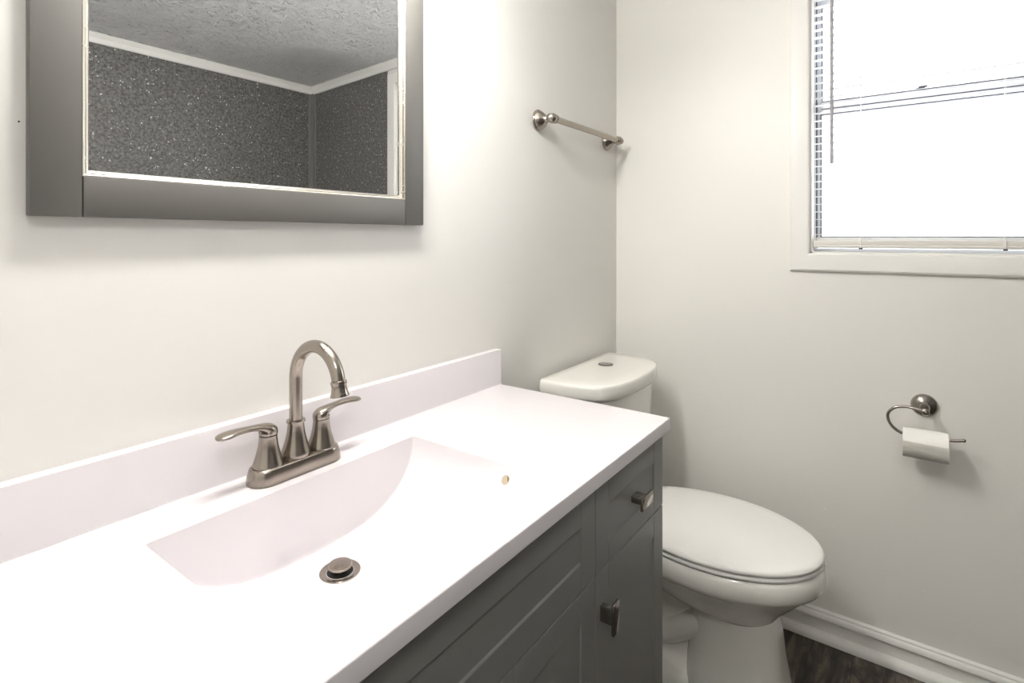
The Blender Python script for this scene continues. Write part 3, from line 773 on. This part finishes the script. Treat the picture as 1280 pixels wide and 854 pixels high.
for s in (-1, 1):
    bm = bmesh.new()
    pts = spline([(TC + s * 0.045, -0.50, 0.20), (TC + s * 0.052, -0.43, 0.165), (TC + s * 0.056, -0.36, 0.12), (TC + s * 0.056, -0.30, 0.115), (TC + s * 0.056, -0.25, 0.155), (TC + s * 0.052, -0.20, 0.18), (TC + s * 0.045, -0.17, 0.12), (TC + s * 0.04, -0.165, 0.04)], 8)
    tube(bm, pts, 0.036, 24); link_mesh('trapway', bm, M['porcelain'], foot, True, 60)
    bm = bmesh.new(); lathe(bm, [(0.014, 0), (0.014, 0.008), (0.010, 0.017), (0.003, 0.020)], (TC + s * 0.100, -0.32, 0.032), seg=24)
    link_mesh('bolt_cap', bm, M['porcelain'], to)
# tank
def dee(scale, z, n=18, yb=-0.020, hw=0.246, dep=0.240, inset=0.0):
    hw = hw * scale - inset; yf = yb - dep * scale + inset; yb = yb - inset * 0.5
    pts = [(hw - 0.012, yb), (hw, yb - 0.012), (hw, yb - 0.05), (hw * 0.985, yb - 0.085), (hw * 0.955, (yb * 0.42 + yf * 0.58)), (hw * 0.86, (yb * 0.22 + yf * 0.78)), (hw * 0.70, (yb * 0.10 + yf * 0.90)), (hw * 0.40, (yb * 0.02 + yf * 0.98)), (0.0, yf)]
    full = pts + [(-x, y) for x, y in pts[-2::-1]]
    sm = spline(full, 5)
    return [(TC + x, y, z) for x, y in sm]
bm = bmesh.new()
ZL = 0.838
loft(bm, [dee(0.78, 0.403, inset=0.012), dee(0.82, 0.409), dee(0.86, 0.50), dee(0.915, 0.66), dee(0.945, ZL - 0.041)])
link_mesh('tank', bm, M['porcelain'], to, True, 50)
bm = bmesh.new()
loft(bm, [dee(1.0, ZL - 0.044, inset=0.007), dee(1.0, ZL - 0.0425, inset=0.0035), dee(1.0, ZL - 0.038, inset=0.0015), dee(1.0, ZL - 0.026), dee(1.0, ZL - 0.010, inset=0.0015), dee(1.0, ZL - 0.004, inset=0.0030), dee(1.0, ZL - 0.001, inset=0.0060), dee(1.0, ZL, inset=0.0110), dee(1.0, ZL + 0.001, inset=0.06)])
lid = link_mesh('tank_lid', bm, M['porcelain'], to, True, 50)
bx_, by_ = -0.305, -0.104
bm = bmesh.new(); lathe(bm, [(0.0255, 0), (0.0255, 0.002), (0.0240, 0.0032), (0.0225, 0.0030), (0.0222, 0.0012)], (bx_, by_, ZL + 0.0005), seg=40)
fb = link_mesh('flush_button', bm, M['nickel_dark'], lid)
bm = bmesh.new()
for s in (-1, 1):
    ring = []
    n = 16
    for k in range(n + 1):
        a = -PI / 2 + PI * k / n; ring.append((bx_ + s * (0.0012 + 0.0190 * math.cos(a)), by_ + 0.0200 * math.sin(a)))
    b0 = [bm.verts.new((x, y, ZL + 0.001)) for x, y in ring]; b1 = [bm.verts.new((x, y, ZL + 0.0045)) for x, y in ring]
    for k in range(n + 1): bm.faces.new((b0[k], b0[(k + 1) % (n + 1)], b1[(k + 1) % (n + 1)], b1[k]))
    bm.faces.new(b1); bm.faces.new(b0[::-1])
link_mesh('button_half', bm, M['chrome'], lid, False)
# seat and lid
bm = bmesh.new()
R0 = -0.262
loft(bm, [egg(0.985, 0.4100, rear=R0), egg(1.0, 0.4115, rear=R0), egg(1.0, 0.4150, 0.001, rear=R0), egg(1.0, 0.4195, 0.0, rear=R0), egg(0.985, 0.4215, rear=R0)])
link_mesh('seat', bm, M['seat'], to, True, 50)
bm = bmesh.new()
loft(bm, [egg(0.985, 0.4240, rear=R0), egg(1.0, 0.4255, 0.000, rear=R0), egg(1.0, 0.4290, 0.002, rear=R0), egg(1.0, 0.4335, 0.0005, rear=R0), egg(0.985, 0.4370, rear=R0), egg(0.96, 0.4385, rear=R0), egg(0.85, 0.4400, rear=R0), egg(0.6, 0.4412, rear=R0), egg(0.3, 0.4418, rear=R0)])
link_mesh('seat_lid', bm, M['seat'], to, True, 60)
for s in (-1, 1):
    link_mesh('hinge', box(TC + s * 0.075 - 0.022, TC + s * 0.075 + 0.022, R0 - 0.004, R0 + 0.032, 0.4022, 0.434, 0.006, 3), M['seat'], to)
    link_mesh('seat_bumper', box(TC + s * 0.12 - 0.012, TC + s * 0.12 + 0.012, -0.56, -0.54, 0.4210, 0.4245, 0.001), M['seat'], to)

# ------------------------------------------------------------------ tiny wall marks
def dab(name, pos, size, m, label, thick=0.0012):
    bm = bmesh.new(); bmesh.ops.create_uvsphere(bm, u_segments=12, v_segments=8, radius=1)
    for v in bm.verts: v.co = Vector((pos[0] + v.co.x * size[0], pos[1] + v.co.y * size[1], pos[2] + v.co.z * size[2]))
    return tag(link_mesh(name, bm, m), label, 'wall mark')
dab('nail_hole', (-1.774, -0.0004, 1.415), (0.0012, 0.0008, 0.0012), M['black'], 'tiny dark nail hole in the wall left of the mirror')
dab('paint_chip', (-0.0003, -0.713, 0.411), (0.0010, 0.0045, 0.0015), M['paper'], 'small white paint chip on the wall below the window, right of the toilet lid')
dab('paint_drip', (-0.0003, -0.962, 0.2445), (0.0010, 0.006, 0.0022), M['wall'], 'faint raised paint drip low on the wall under the paper roll')

for o in scn.objects:
    if '_o' in o: del o['_o']
